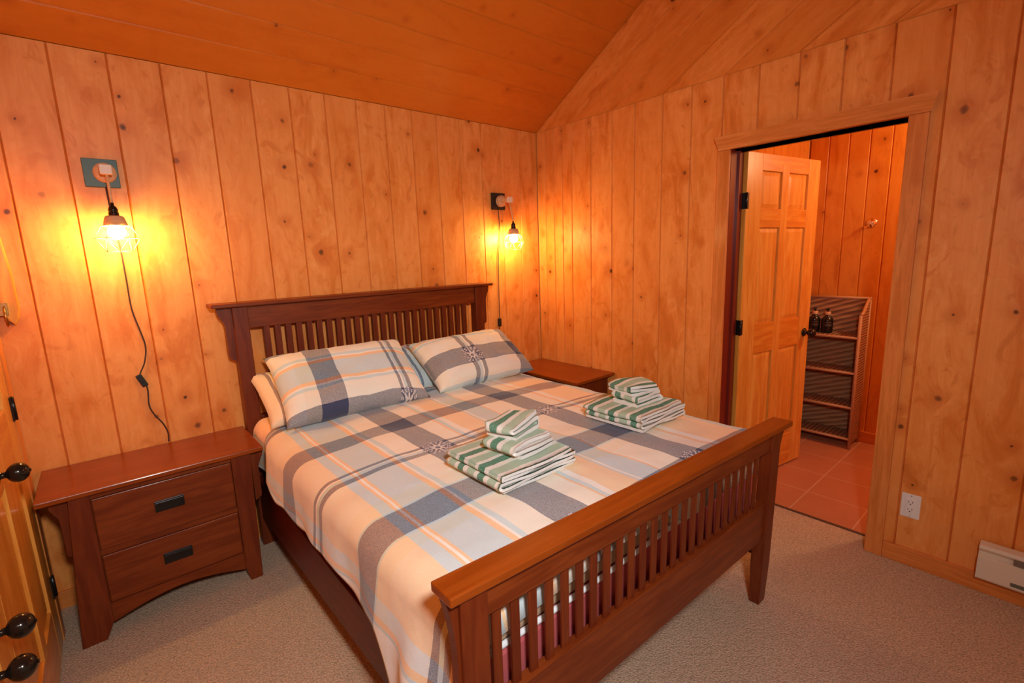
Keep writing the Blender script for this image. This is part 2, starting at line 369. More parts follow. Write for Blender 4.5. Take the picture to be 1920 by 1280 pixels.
def clip(poly, a, b, ax):
    """clip a 2D polygon to a <= p[ax] <= b"""
    def half(P, val, keep):
        out = []
        for i in range(len(P)):
            p, q = P[i], P[(i + 1) % len(P)]
            ip, iq = keep(p[ax]), keep(q[ax])
            if ip: out.append(p)
            if ip != iq:
                t = (val - p[ax]) / (q[ax] - p[ax]); out.append((p[0] + t * (q[0] - p[0]), p[1] + t * (q[1] - p[1])))
        return out
    P = half(poly, a, lambda w: w >= a - 1e-9)
    if len(P) < 3: return []
    P = half(P, b, lambda w: w <= b + 1e-9)
    return P if len(P) >= 3 else []

def boards(mb, outline, cuts, place, g=0.0045, dep=0.010, seed=0, ends=None):
    """board-clad face. outline in (across, along); cuts: seams on the across axis; place(across, along, depth) -> xyz"""
    for i in range(len(cuts) - 1):
        a, b = cuts[i], cuts[i + 1]
        rn = random.Random(seed * 1000 + i).random()
        for lo, hi in ((a, a + g), (a + g, b - g), (b - g, b)):
            P = clip(outline, lo, hi, 0)
            if not P: continue
            pts = []
            for p in P:
                w = min(p[0] - a, b - p[0]); d = dep * (1 - min(1.0, max(0, w / g)))
                pts.append(place(p[0], p[1], d))
            n = mb.add(pts); mb.face([n + k for k in range(len(P))], [(p[0], p[1]) for p in P], rn)

# ------------------------------------------------------------ room shell
H = 2.419; S = 0.593; XL = -3.052
def zc(y): return H - S * y
bs = [0.0] + [-0.1803 * k for k in range(1, 8)] + [-1.442, -1.624, -1.811, -1.994, -2.185, -2.369, -2.558, -2.747, -2.933, -3.12, -3.31, -3.5]
bs = sorted(bs)
m = MB(); boards(m, [(XL - 0.3, 0), (0, 0), (0, H), (XL - 0.3, H)], bs, lambda a, l, d: (a, d, l), seed=1)
m.box(XL - 0.3, 0.13, 0.0105, 0.12, 0, H + 0.05)
struct(m.build('wall_back', WALL))

rs = sorted([0.0, -0.09, -0.181, -0.27, -0.362, -0.54, -0.724, -0.902, -1.101, -1.289, -1.473, -1.66, -1.85, -2.035, -2.22, -2.407, -2.598, -2.79, -2.98, -3.17, -3.36, -3.55, -3.74, -3.93])
YE = -3.9; YR = -3.0     # end of the side walls, ridge
m = MB()
pl = lambda a, l, d: (d, a, l)
for ol in ([(-1.532, 0), (0, 0), (0, H), (-1.532, H)], [(-2.296, 2.03), (-1.532, 2.03), (-1.532, H), (-2.296, H)], [(YE, 0), (-2.296, 0), (-2.296, H), (YE, H)]):
    boards(m, ol, rs, pl, seed=2)
for y0, y1, z0, z1 in ((-1.532, 0, 0, H), (-2.296, -1.532, 2.03, H), (YE, -2.296, 0, H)): m.box(0.0105, 0.13, y0, y1, z0, z1)
struct(m.build('wall_right', WALL))
# gable above the wall plate, boards parallel to the roof slope
m = MB(); sl = math.atan(S); ca, sa = math.cos(sl), math.sin(sl)
def rot2(y, z): # to (across, along) with 'along' up the slope towards the camera
    yy, zz = -y, z - H; return (-yy * sa + zz * ca, yy * ca + zz * sa)
def unrot(a, l): yy = -a * sa + l * ca; zz = a * ca + l * sa; return (-yy, zz + H)
tri = [rot2(0, H), rot2(YR, zc(YR)), rot2(YR * 2, H)]
cg = [-0.188 * k for k in range(0, 32)][::-1]
boards(m, [(p[0], p[1]) for p in tri], cg, lambda a, l, d: (-0.004 + d, *unrot(a, l)), seed=3)
m.prism([(0.05, H), (YR, zc(YR) + 0.03), (YR * 2, H)], 'x', 0.003, 0.12)
struct(m.build('wall_gable', GABLE))
# ceiling
m = MB(); cc = [0.0, 0.148, 0.293, 0.433, 0.597, 0.75, 0.90, 1.05, 1.20, 1.35, 1.50, 1.65, 1.80, 1.95, 2.10, 2.25, 2.40, 2.55, 2.70, 2.85, 3.0]
for j, (xa, xb) in enumerate(((XL - 0.3, -2.05), (-2.05, -1.0), (-1.0, 0.05))):
    pass
boards(m, [(0.0, XL - 0.3), (3.0, XL - 0.3), (3.0, 0.0), (0.0, 0.0)], cc, lambda a, l, d: (l, -a, zc(-a) + d * 0.7), g=0.004, dep=0.009, seed=4)
boards(m, [(0.0, XL - 0.3), (2.9, XL - 0.3), (2.9, 0.0), (0.0, 0.0)], cc, lambda a, l, d: (l, YR * 2 + a, zc(-a) + d * 0.7), g=0.004, dep=0.009, seed=5)
m.prism([(0.1, zc(0.1) + 0.01), (0.1, zc(0) + 0.1), (YR, zc(YR) + 0.15), (2 * YR + .1, zc(0) + 0.1), (2 * YR + 0.1, zc(-.1) + 0.01), (YR, zc(YR) + 0.01)], 'x', XL - 0.3, 0.12)
struct(m.build('ceiling', CEIL))
# left wall (closet wall) : boards above the doors and between
m = MB(); ls = [-0.187 * k - 0.02 for k in range(0, 22)][::-1] + [0.0]
boards(m, [(-0.24, 0), (0, 0), (0, H), (-0.24, zc(-0.24))], ls, lambda a, l, d: (XL - d, a, l), seed=6)
boards(m, [(YE, 2.08), (-0.24, 2.08), (-0.24, zc(-.24)), (YR, zc(YR)), (YE, zc(YR))], ls, lambda a, l, d: (XL - d, a, l), seed=6)
boards(m, [(YE, 0), (-1.98, 0), (-1.98, 2.08), (YE, 2.08)], ls, lambda a, l, d: (XL - d, a, l), seed=6)
m.box(XL - 0.15, XL - 0.0105, -0.24, 0, 0, H)
m.prism([(YE, 2.08), (-0.24, 2.08), (-0.24, zc(-.24)), (YR, zc(YR)), (YE, zc(YR))], 'x', XL - 0.15, XL - 0.0105)
m.box(XL - 0.15, XL - 0.0105, YE, -1.98, 0, 2.08)
m.box(XL - 0.15, XL - 0.10, -1.98, -0.24, 0, 2.08)
struct(m.build('wall_left', WALL))

struct(MB().box(XL - 0.3, 0.135, YE - 2.0, 0.1, -0.06, 0.0).build('floor', CARPET))
struct(MB().box(0.135, 1.7, -3.5, -1.3, -0.05, 0.0).build('floor_bathroom', TILE))
struct(MB().box(0.122, 0.140, -2.30, -1.53, -0.02, 0.004).build('trim_threshold', plain('dark_threshold', (0.10, 0.05, 0.03), 0.5)))

# bathroom shell
fs = [-1.395 - 0.128 * k for k in range(0, 18)][::-1]
m = MB(); boards(m, [(-3.5, 0), (-1.395, 0), (-1.395, 2.6), (-3.5, 2.6)], fs, lambda a, l, d: (1.575 + d, a, l), g=0.006, dep=0.007, seed=8)
m.box(1.583, 1.66, -3.5, -1.39, 0, 2.6); struct(m.build('wall_bathroom_far', BATH))
m = MB(); ns = [0.13 + 0.13 * k for k in range(0, 13)]
boards(m, [(0.13, 0), (1.575, 0), (1.575, 2.6), (0.13, 2.6)], ns, lambda a, l, d: (a, -1.39 + d, l), g=0.006, dep=0.007, seed=9)
m.box(0.13, 1.66, -1.382, -1.31, 0, 2.6); struct(m.build('wall_bathroom_side', BATH))
struct(MB().box(0.0, 1.66, -3.58, -3.5, 0, 2.6).build('wall_bathroom_near', BATH))
struct(MB().box(0.125, 1.66, -3.58, -1.31, 2.6, 2.66).build('ceiling_bathroom', CEIL))
struct(MB().box(1.555, 1.575, -3.5, -1.39, 0, 0.085).build('baseboard_bathroom', TRIMX, bevel=0.003))

# baseboards
struct(MB().box(XL, 0, -0.016, 0, 0, 0.082).build('baseboard_back', TRIMB, bevel=0.003))
struct(MB().box(-0.016, 0, -1.462, -0.016, 0, 0.082).build('baseboard_right_inner', TRIMX, bevel=0.003))
struct(MB().box(-0.016, 0, YE, -2.366, 0, 0.082).build('baseboard_right', TRIMX, bevel=0.003))

# bathroom opening: casing, header, jambs
struct(MB().box(-0.020, 0, -1.532, -1.462, 0, 2.03).build('trim_1', TRIM, bevel=0.003))
struct(MB().box(-0.020, 0, -2.366, -2.296, 0, 2.03).build('trim_2', TRIM, bevel=0.003))
m = MB(); prof = [(0.0, 2.03), (-0.024, 2.03), (-0.026, 2.042), (-0.040, 2.082), (-0.044, 2.100), (0.0, 2.100)]
a = m.add([(p[0], -1.468 + (0.0 if p[0] == 0 else -0.0) + (-p[0] - 0.024) * 0.7, p[1]) for p in prof]); b = m.add([(p[0], -2.372 - (-p[0] - 0.024) * 0.9, p[1]) for p in prof]); k = len(prof)
m.face([a + i for i in range(k)]); m.face([b + i for i in range(k)][::-1])
for i in range(k): j = (i + 1) % k; m.face((a + j, a + i, b + i, b + j))
struct(m.build('trim_3', TRIMX))
struct(MB().box(-0.004, 0.150, -1.534, -1.520, 0, 2.045).build('trim_4', JAMB))
struct(MB().box(-0.004, 0.150, -2.310, -2.296, 0, 2.045).build('trim_5', JAMB))
struct(MB().box(-0.004, 0.150, -2.296, -1.534, 2.030, 2.045).build('trim_6', JAMB))
struct(MB().box(0.075, 0.088, -1.546, -1.534, 0, 2.03).build('trim_7', JAMB))

# ------------------------------------------------------------ panel door
def panel_door(root, W, Ht, T, cols, rows, stile_mat, rail_mat, face=-1):
    """leaf in local coords: u along x from 0..W, thickness along y 0..T, z up; six raised panels"""
    zs = [0.012] + [v for r in rows for v in r] + [Ht]; us = [0] + [v for c in cols for v in c] + [W]
    st = MB()
    for i in range(0, len(us), 2): st.box(us[i], us[i + 1], 0, T, 0.012 if i in (0, len(us) - 2) else 0.2, Ht if i in (0, len(us) - 2) else Ht - .05)
    leaf = st.build('leaf', stile_mat, root, bevel=0.002)
    ra = MB()
    for i in range(0, len(zs), 2):
        for c in range(len(cols)):
            pass
        ra.box(us[1], us[-2], 0.0006 * face * -1, T - 0.0006, zs[i], zs[i + 1])
    ra.build('rail', rail_mat, root, bevel=0.002)
    for (z0, z1) in rows:
        for (u0, u1) in cols:
            p = MB(); yf, yb = 0.013, T - 0.013; e = 0.028
            for sgn, yo, yi in ((1, yf, 0.006), (-1, yb, T - 0.006)):
                n = p.add([(u0, yo, z0), (u1, yo, z0), (u1, yo, z1), (u0, yo, z1), (u0 + e, yi, z0 + e), (u1 - e, yi, z0 + e), (u1 - e, yi, z1 - e), (u0 + e, yi, z1 - e)])
                for q in ((0, 1, 5, 4), (1, 2, 6, 5), (2, 3, 7, 6), (3, 0, 4, 7), (4, 5, 6, 7)):
                    p.face([n + k for k in (q if sgn > 0 else q[::-1])])
            p.build('panel', stile_mat, root)
    return leaf

def knob(parent, c, axis, mat, L=0.055, r=0.029, name='door_knob'):
    ball = [(r * math.sin(R(a)), 0.051 - r * 0.92 * math.cos(R(a))) for a in range(24, 172, 12)]
    m = MB(); m.lathe([(0.027, 0), (0.030, 0.004), (0.022, 0.010), (0.010, 0.013), (0.009, 0.024)] + ball + [(0.005, 0.0755), (0.0045, 0.079), (0, 0.080)], c, axis, 28)
    return m.build(name, mat, parent)

def set_base(o, b): o['_base'] = tuple(b); return o
d1 = thing('door_1', 'open six-panel varnished pine door swung into the bathroom', None, (0.152, -1.557, 0), kind='structure')
set_base(d1, (0, 0, 0))
panel_door(d1, 0.772, 2.035, 0.035, [(0.145, 0.352), (0.425, 0.640)], [(0.23, 0.85), (1.035, 1.615), (1.725, 1.94)], DOORZ, DOORX)
lab(knob(d1, (0.712, 0, 0.925), (0, -1, 0), BRONZE), 'dark bronze knob'); knob(d1, (0.712, 0.035, 0.925), (0, 1, 0), BRONZE)
for z in (0.28, 1.03, 1.765):
    h = MB(); h.box(-0.004, 0.022, -0.003, 0.036, z - 0.045, z + 0.045); h.lathe([(0.006, -0.045), (0.006, 0.045)], (-0.006, -0.006, z), (0, 0, 1), 12)
    h.build('hinge', BLACK, d1)
d1.rotation_euler = (0, 0, math.atan2(-1.683 + 1.557, 0.913 - 0.150))

# closet door leaves on the left wall
def closet(name, lbl, y0, y1, knobs, hinges):
    d = thing(name, lbl, None, (XL + 0.012, y0, 0), kind='structure'); set_base(d, (0, 0, 0))
    W = abs(y1 - y0); a = W * 0.17; mdl = W / 2
    panel_door(d, W, 2.03, 0.035, [(a, mdl - .04), (mdl + .04, W - a)], [(0.22, 0.84), (1.03, 1.60), (1.72, 1.93)], DOORZ, DOORX)
    for (u, z, ln) in knobs: knob(d, (u, 0.035, z), (0, 1, 0), BRONZE)
    for z in hinges:
        h = MB(); h.box(-0.014, 0.020, 0.030, 0.040, z - 0.045, z + 0.045); h.lathe([(0.006, -0.045), (0.006, 0.045)], (-0.006, 0.041, z), (0, 0, 1), 12)
        h.build('hinge', BLACK, d)
    d.rotation_euler = (0, 0, -math.pi / 2)
    d.location = (XL - 0.018, y0, 0)
    return d
closet('door_2', 'pine closet door at the left edge, black knob above the nightstand end', -0.275, -1.08, [(0.56, 0.917, 0)], (0.25, 1.0, 1.80))
closet('door_3', 'second pine closet door nearest the camera', -1.085, -1.95, [(0.17, 0.66, 0), (0.25, 0.60, 0)], ())
struct(MB().box(XL - 0.02, XL + 0.020, -0.272, -0.205, 0, 2.09).build('trim_8', TRIM, bevel=0.003))
struct(MB().box(XL - 0.02, XL + 0.020, -2.02, -1.955, 0, 2.09).build('trim_9', TRIM, bevel=0.003))
struct(MB().box(XL - 0.02, XL + 0.020, -1.955, -0.272, 2.035, 2.09).build('trim_10', TRIMX, bevel=0.003))

# ------------------------------------------------------------ bed frame
bed = thing('bed_frame', 'cherry-stained slatted wooden bed frame with tall headboard against the pine wall', 'bed', (-1.46, -1.1, 0))
# headboard
m = MB(); m.box(-2.165, -0.735, -0.105, -0.070, 1.185, 1.300); m.box(-2.165, -0.735, -0.105, -0.070, 0.60, 0.72); m.box(-2.165, -0.735, -0.10, -0.075, 0.32, 0.45)
hb = m.build('headboard', RED, bed, bevel=0.003)
cap = [(-2.335, 1.300), (-2.320, 1.300), (-2.30, 1.296), (-0.625, 1.296), (-0.60, 1.300), (-0.588, 1.300), (-0.588, 1.318), (-2.335, 1.318)]
MB().box(-2.328, -0.600, -0.150, -0.022, 1.299, 1.318).build('cap', RED, hb, bevel=0.005)
for x0, x1 in ((-2.235, -2.165), (-0.735, -0.665)): MB().box(x0, x1, -0.118, -0.055, 0, 1.299).build('post', REDZ, hb, bevel=0.004)
def corbel(xi, s, z1, z0, w, y0, y1, par, mat=REDZ):
    z1 = min(z1, 1.299); pts = [(xi, z1)]; n = 14
    for k in range(n + 1):
        t = k / n; z = z1 - (z1 - z0) * t
        if t < 0.08: ww = w
        elif t < 0.36: ww = w * (1 - 0.46 * (0.5 - 0.5 * math.cos(math.pi * (t - 0.08) / 0.28)))
        elif t < 0.88: ww = w * (0.54 - 0.02 * (t - 0.36))
        else: ww = w * 0.53 * math.sqrt(max(0.0, 1 - ((t - 0.88) / 0.12) ** 2)) + 0.001
        pts.append((xi + s * ww, z))
    pts.append((xi, z0))
    return MB().prism(pts if s > 0 else pts, 'y', y0, y1).build('corbel', mat, par)
corbel(-2.235, -1, 1.299, 1.02, 0.065, -0.100, -0.072, hb); corbel(-0.665, 1, 1.299, 1.02, 0.060, -0.100, -0.072, hb)
for k in range(24):
    x = -2.098 + k * 0.0549
    MB().box(x, x + 0.030, -0.098, -0.080, 0.715, 1.19).build('slat', REDZ, hb, bevel=0.0015)
# footboard: laid out straight, then set to its slight turn
def fw(x, y, z):
    t = (x + 2.285) / 1.575
    k = 1 + 0.015 * (0.5 - t) * 2
    q = max(0.0, 1 - z / 0.8) * max(0.0, t)
    return (x + 0.075 * q * t, y - 0.060 * (t - 0.5) + 0.045 * q, z * k)
m = MB(); m.box(-2.196, -0.850, -2.118, -2.088, 0.735, 0.812); m.box(-2.196, -0.850, -2.118, -2.088, 0.33, 0.505)
m.box(-2.19, -0.85, -2.086, -2.080, 0.33, 0.36)
fb = m.warp(fw).build('footboard', RED, bed, bevel=0.002)
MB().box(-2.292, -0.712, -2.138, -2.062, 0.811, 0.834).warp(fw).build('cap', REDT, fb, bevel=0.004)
for x0, x1, s in ((-2.264, -2.196, -1), (-0.850, -0.786, 1)):
    p = MB(); ym = -2.128; yb = -2.078
    n = p.add([(x0 + .006 , ym + .004, 0), (x1 - .006, ym + .004, 0), (x1 - .006, yb - .004, 0), (x0 + .006, yb - .004, 0)] +
              [(x0, ym, z) if i == 0 else (x1, ym, z) if i == 1 else (x1, yb, z) if i == 2 else (x0, yb, z) for z in (0.20, 0.811) for i in range(4)])
    p.face((n + 3, n + 2, n + 1, n)); p.face((n + 8, n + 9, n + 10, n + 11))
    for L in (0, 4):
        for i in range(4): j = (i + 1) % 4; p.face((n + L + i, n + L + j, n + L + 4 + j, n + L + 4 + i))
    p.warp(fw).build('post', REDZ, fb, bevel=0.003)
def footwing(xi, s, w0, w1, zb):
    pts = [(xi, 0.811)]
    for k in range(13):
        t = k / 12; z = 0.811 - (0.811 - zb) * t
        ww = w0 + (w1 - w0) * (1 - (1 - min(1, t / 0.30)) ** 2)
        if t > 0.93: ww *= 0.6
        pts.append((xi + s * ww, z))
    pts.append((xi, zb))
    return MB().prism(pts, 'y', -2.116, -2.090).warp(fw).build('corbel', REDZ, fb)
footwing(-2.264, -1, 0.026, 0.006, 0.30); footwing(-0.786, 1, 0.056, 0.010, 0.12)
for k in range(24):
    x = -2.1755 + k * 0.0535
    MB().box(x + 0.002, x + 0.0275, -2.107, -2.0995, 0.500, 0.74).warp(fw).build('slat', REDZ, fb, bevel=0.0015)
# side rails
m = MB(); m.hexa([(-2.222, -2.08, 0.225), (-2.192, -2.08, 0.225), (-2.192, -0.10, 0.155), (-2.222, -0.10, 0.155), (-2.222, -2.08, 0.40), (-2.192, -2.08, 0.40), (-2.192, -0.10, 0.40), (-2.222, -0.10, 0.40)])
m.hexa([(-2.228, -2.08, 0.385), (-2.192, -2.08, 0.385), (-2.192, -0.10, 0.385), (-2.228, -0.10, 0.385), (-2.228, -2.08, 0.402), (-2.192, -2.08, 0.402), (-2.192, -0.10, 0.402), (-2.228, -0.10, 0.402)])
m.box(-2.194, -2.15, -2.07, -0.11, 0.315, 0.344)
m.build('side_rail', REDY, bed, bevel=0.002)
MB().box(-0.715, -0.690, -2.10, -0.10, 0.18, 0.40).box(-0.76, -0.713, -2.07, -0.11, 0.315, 0.344).build('side_rail', REDY, bed, bevel=0.002)

# box spring and mattress
tag(MB().box(-2.175, -0.735, -2.04, -0.13, 0.345, 0.582).build('box_spring', ROSE, None, bevel=0.02, origin=(-1.46, -1.1, 0.345)), 'rose red cloth box spring inside the bed frame behind the footboard slats', 'box spring')
mt = MB().box(-2.185, -0.725, -2.035, -0.12, 0.585, 0.692).build('mattress', TAN, None, bevel=0.02, origin=(-1.46, -1.1, 0.585))
mt.modifiers['bevel'].segments = 4
tag(mt, 'tan mattress with white piping on the rose box spring under the duvet', 'mattress')
def ring(z): return [(-2.18, -0.14, z), (-2.18, -2.03, z), (-0.73, -2.03, z), (-0.73, -0.14, z), (-2.18, -0.14, z)]
MB().tube([(-2.17, -2.038, 0.590), (-1.8, -2.042, 0.586), (-1.3, -2.041, 0.591), (-0.75, -2.038, 0.589)], 0.008, 8).build('piping', PIPING, mt)

# ------------------------------------------------------------ duvet
def duvet():
    m = MB(); NX, NY = 120, 110
    xl, xr = -2.165, -0.665; r = 0.085
    y0, y1 = -0.125, -2.056
    rows = []
    for j in range(NY + 1):
        v = j / NY; y = y0 + (y1 - y0) * v
        hemL = 0.490 + 0.012 * math.sin(y * 9) + 0.010 * math.sin(y * 23 + 1)
        if y < -1.66:
            q = min(1.0, (-1.66 - y) / 0.24); hemL -= 0.25 * q * q * (3 - 2 * q) + 0.06 * q
        hemR = 0.50 + 0.02 * math.sin(y * 11)
        row = []
        for i in range(NX + 1):
            # arc length across: left drop, left arc, top, right arc, right drop
            top = 0.722
            ez = min(1.0, (y - y1) / 0.10)                      # rolls down at the foot end
            endz = 0.0 if ez >= 1 else -0.085 * (1 - math.sqrt(max(0, 1 - (1 - ez) ** 2)))
            ezh = min(1.0, (y0 - y) / 0.08); endz += 0 if ezh >= 1 else -0.05 * (1 - math.sqrt(max(0, 1 - (1 - ezh) ** 2)))
            dropL = (top - r) - hemL; dropR = (top - r) - hemR
            qa = math.pi / 2 * r; Lt = dropL + qa + (xr - xl) + qa + dropR
            fr = i / NX
            # denser at the arcs
            seg = [0.16, 0.10, 0.50, 0.10, 0.14]; le = [dropL, qa, xr - xl, qa, dropR]; acc = 0; k = 0
            while k < 4 and fr > acc + seg[k]: acc += seg[k]; k += 1
            q = (fr - acc) / seg[k]; q = min(1, max(0, q))
            if k == 0: px, pz, nx, nz = xl - r, hemL + dropL * q, -1, 0; u = xl - qa - dropL * (1 - q)
            elif k == 1: a = q * math.pi / 2; px, pz, nx, nz = xl - r * math.cos(a), top - r + r * math.sin(a), -math.cos(a), math.sin(a); u = xl - qa * (1 - q)
            elif k == 2: px, pz, nx, nz = xl + (xr - xl) * q, top, 0, 1; u = px
            elif k == 3: a = q * math.pi / 2; px, pz, nx, nz = xr + r * math.sin(a), top - r + r * math.cos(a), math.sin(a), math.cos(a); u = xr + qa * q
            else: px, pz, nx, nz = xr + r, top - r - dropR * q, 1, 0; u = xr + qa + dropR * q
            if k == 2: pz += 0.022 * math.sin(math.pi * q) ** 0.7 * min(1, ezh)
            P = Vector((px, y, pz))
            w = 0.010 * noise.noise(Vector((px * 4, y * 4, pz * 3))) + 0.005 * noise.noise(Vector((px * 11 + 3, y * 11, pz * 5)))
            if k in (0, 4):
                dz = (top - r - pz); w += 0.020 * dz / 0.2 * math.sin(y * 17 + 2 * math.sin(y * 5)) * 0.5 + 0.016 * dz / 0.2
                if k == 0 and y < -1.64: w += 0.08 * ((-1.64 - y) / 0.40) * min(1, dz / 0.15) * (0.6 + 0.4 * math.sin(y * 26))
                if k == 0 and y < -1.9: P.y -= 0.0
            P += Vector((nx, 0, nz)) * w
            if k < 2: P.x += 0.030 * min(1.0, max(0.0, (y + 0.50) / 0.12)) * (1 - q * k)
            P.z += endz * (1 if k in (1, 2, 3) else 0.3) * (1 + 0.75 * min(1.0, max(0.0, (px + 1.42) / 0.10)))
            row.append((P, u))
        rows.append(row)
    idx = []
    for row in rows: idx.append(m.add([p for p, u in row]))
    for j in range(NY):
        for i in range(NX):
            a, b = idx[j] + i, idx[j + 1] + i
            yv = [y0 + (y1 - y0) * t / NY for t in (j, j + 1)]
            m.face((a, b, b + 1, a + 1), [(rows[j][i][1], yv[0]), (rows[j + 1][i][1], yv[1]), (rows[j + 1][i + 1][1], yv[1]), (rows[j][i + 1][1], yv[0])], 0, True)
    o = m.build('duvet', PLAID, None)
    md = o.modifiers.new('thickness', 'SOLIDIFY'); md.thickness = 0.022; md.offset = -1.0
    return tag(o, 'blue, peach and cream plaid flannel duvet spread over the mattress', 'duvet')
duvet()

# ------------------------------------------------------------ pillows
def pillow(center, W, Dp, T, rz, tilt, uvf, lbl, roll=0.0, seed=1):
    m = MB(); N = 34; M_ = 26; tops = []
    rm = Matrix.Rotation(rz, 3, 'Z') @ Matrix.Rotation(roll, 3, 'Y') @ Matrix.Rotation(tilt, 3, 'X')
    grid = {}
    for s in (1, -1):
        for j in range(M_ + 1):
            for i in range(N + 1):
                a = -1 + 2 * i / N; b = -1 + 2 * j / M_
                a = math.copysign(abs(a) ** 0.85, a); b = math.copysign(abs(b) ** 0.85, b)
                e = max(0.0, (1 - a ** 4)) ** 0.55 * max(0.0, (1 - b ** 4)) ** 0.55
                x = a * W / 2 * (1 - 0.055 * (1 - b * b) * 0 - 0.05 * (1 - abs(b) ** 3) * abs(a)); y = b * Dp / 2 * (1 - 0.09 * (1 - abs(a) ** 3) * abs(b))
                z = s * T / 2 * e
                wr = noise.noise(Vector((a * 3 + seed, b * 3, s))) * 0.014 * e + noise.noise(Vector((a * 9 + seed, b * 7, s * 2))) * 0.006
                z += s * wr
                if s == -1 and (abs(a) > 0.999 or abs(b) > 0.999): grid[(s, i, j)] = grid[(1, i, j)]; continue
                P = rm @ Vector((x, y, z + 0.0)) + Vector(center)
                grid[(s, i, j)] = m.add([P])
    def uvp(i, j, s):
        a = (-1 + 2 * i / N) * W / 2; b = (-1 + 2 * j / M_) * Dp / 2
        if s < 0: b = -Dp - b
        return uvf(a, b)
    for s in (1, -1):
        for j in range(M_):
            for i in range(N):
                q = [(i, j), (i + 1, j), (i + 1, j + 1), (i, j + 1)]
                if s < 0: q = q[::-1]
                m.face([grid[(s, *p)] for p in q], [uvp(p[0], p[1], s) for p in q], 0, True)
    o = m.build('pillow', PLAID, None)
    return tag(o, lbl, 'pillow')
UA = -1.755
pillow((-1.852, -0.265, 0.836), 0.70, 0.42, 0.13, R(0), R(27), lambda a, b: (-2.28 + b * 0.05, -1.195 - (a + 0.235)), 'plaid pillow tucked behind the left front pillow, peach end showing', seed=3)
pillow((-1.10, -0.225, 0.848), 0.70, 0.40, 0.12, R(0), R(34), lambda a, b: (-2.0 + b * 0.25, -1.195 + (a + 0.27)), 'plaid pillow tucked behind the right front pillow, pale blue end between the two', seed=5)
pillow((-1.775, -0.375, 0.889), 0.745, 0.47, 0.20, R(-3), R(37), lambda a, b: (UA - min(abs(b + 0.245), abs(0.255 - b)), -0.845 - (a + 0.12)), 'plump plaid pillow leaning on the headboard, left of the two front ones', seed=7)
pillow((-0.985, -0.402, 0.874), 0.74, 0.42, 0.19, R(1), R(34), lambda a, b: (UA - abs(b + 0.045), -1.195 + (a + 0.06)), 'plump plaid pillow with medallion in its middle, front right by the corner nightstand', seed=9)

# ------------------------------------------------------------ towels
def folded(name, x0, x1, y0, y1, z, layers, th, mat, lbl, group=None, wav=0.004, rz=0.0, seed=0, loop=0.0, left_first=True):
    """a towel folded back and forth: a strip in x-z with rounded folds, as wide as y0..y1"""
    m = MB(); path = []; gap = th * 1.06
    for L in range(layers):
        za = z + th / 2 + L * gap
        xs = [x0 + th + 0.007 * math.sin(L * 2.3 + seed), x1 - th - 0.008 * math.sin(L * 3.1 + 2 * seed)]
        if L % 2 == 1: xs = xs[::-1]
        for k in range(15): path.append((xs[0] + (xs[1] - xs[0]) * k / 14, za))
        if L < layers - 1:
            sgn = 1 if L % 2 == 0 else -1
            for k in range(1, 6):
                a = -math.pi / 2 + math.pi * k / 6
                path.append((xs[1] + sgn * (gap / 2 + 0.004) * math.cos(a), za + gap / 2 + gap / 2 * math.sin(a)))
    n = len(path); NYs = 16; h = th / 2 * 0.94
    nor = []
    for i in range(n):
        a = Vector(path[max(i - 1, 0)]); b = Vector(path[min(i + 1, n - 1)]); d = (b - a).normalized(); nor.append(Vector((-d.y, d.x)))
    arc = [0]
    for i in range(1, n): arc.append(arc[-1] + (Vector(path[i]) - Vector(path[i - 1])).length)
    cx, cy = (x0 + x1) / 2, (y0 + y1) / 2
    def pt(i, j, s):
        p = Vector(path[i]) + nor[i] * h * s * (1 - 0.16 * abs(2 * j / NYs - 1) ** 6) ; y = y0 + (y1 - y0) * j / NYs
        wv = wav * noise.noise(Vector((p.x * 9 + seed, y * 9, path[i][1] * 3)))
        lift = wav * 1.5 * (p.y - z) / (layers * gap) * (0.5 + noise.noise(Vector((p.x * 6 + seed, y * 5, 2)))) * 1.6
        ye = y + 0.011 * (2 * j / NYs - 1) ** 5 * (noise.noise(Vector((path[i][1] * 120, p.x * 7, seed))) * 1.6 - 0.3)
        q = Vector((p.x - cx, ye - cy, 0)); q.rotate(Matrix.Rotation(rz, 3, 'Z'))
        return (q.x + cx, q.y + cy, p.y + (wv if p.y > z + th else 0) + max(0, lift))
    g = {}
    for s in (1, -1):
        for i in range(n):
            for j in range(NYs + 1): g[(i, j, s)] = m.add([pt(i, j, s)])
    yy = lambda j: y0 + (y1 - y0) * j / NYs
    for s in (1, -1):
        for i in range(n - 1):
            for j in range(NYs):
                q = [(i, j), (i + 1, j), (i + 1, j + 1), (i, j + 1)]
                if s < 0: q = q[::-1]
                m.face([g[(*p, s)] for p in q], [(arc[p[0]], yy(p[1])) for p in q], 0, True)
    for i in range(n - 1):
        for j in (0, NYs): m.face((g[(i, j, 1)], g[(i + 1, j, 1)], g[(i + 1, j, -1)], g[(i, j, -1)]), [(9, 0)] * 4)
    for i in (0, n - 1):
        for j in range(NYs): m.face((g[(i, j, 1)], g[(i, j + 1, 1)], g[(i, j + 1, -1)], g[(i, j, -1)]), [(9, 0)] * 4)
    o = m.build(name, mat, None, origin=(cx, cy, z))
    return tag(o, lbl, 'towel', group)
TZ = 0.745
folded('bath_towel', -1.845, -1.490, -1.715, -1.400, TZ, 5, 0.0125, TOWA, 'green and white striped bath towel folded flat, bottom of the left-hand stack on the bed', seed=1)
folded('hand_towel', -1.745, -1.545, -1.655, -1.500, TZ + 0.069, 3, 0.0150, TOWB, 'green striped hand towel rolled on the left-hand bath towel', seed=2, rz=R(6), wav=0.006)
folded('washcloth', -1.725, -1.565, -1.610, -1.480, TZ + 0.120, 3, 0.0105, TOWC, 'green striped washcloth crumpled on top of the left-hand towel stack', seed=3, rz=R(14), wav=0.016)
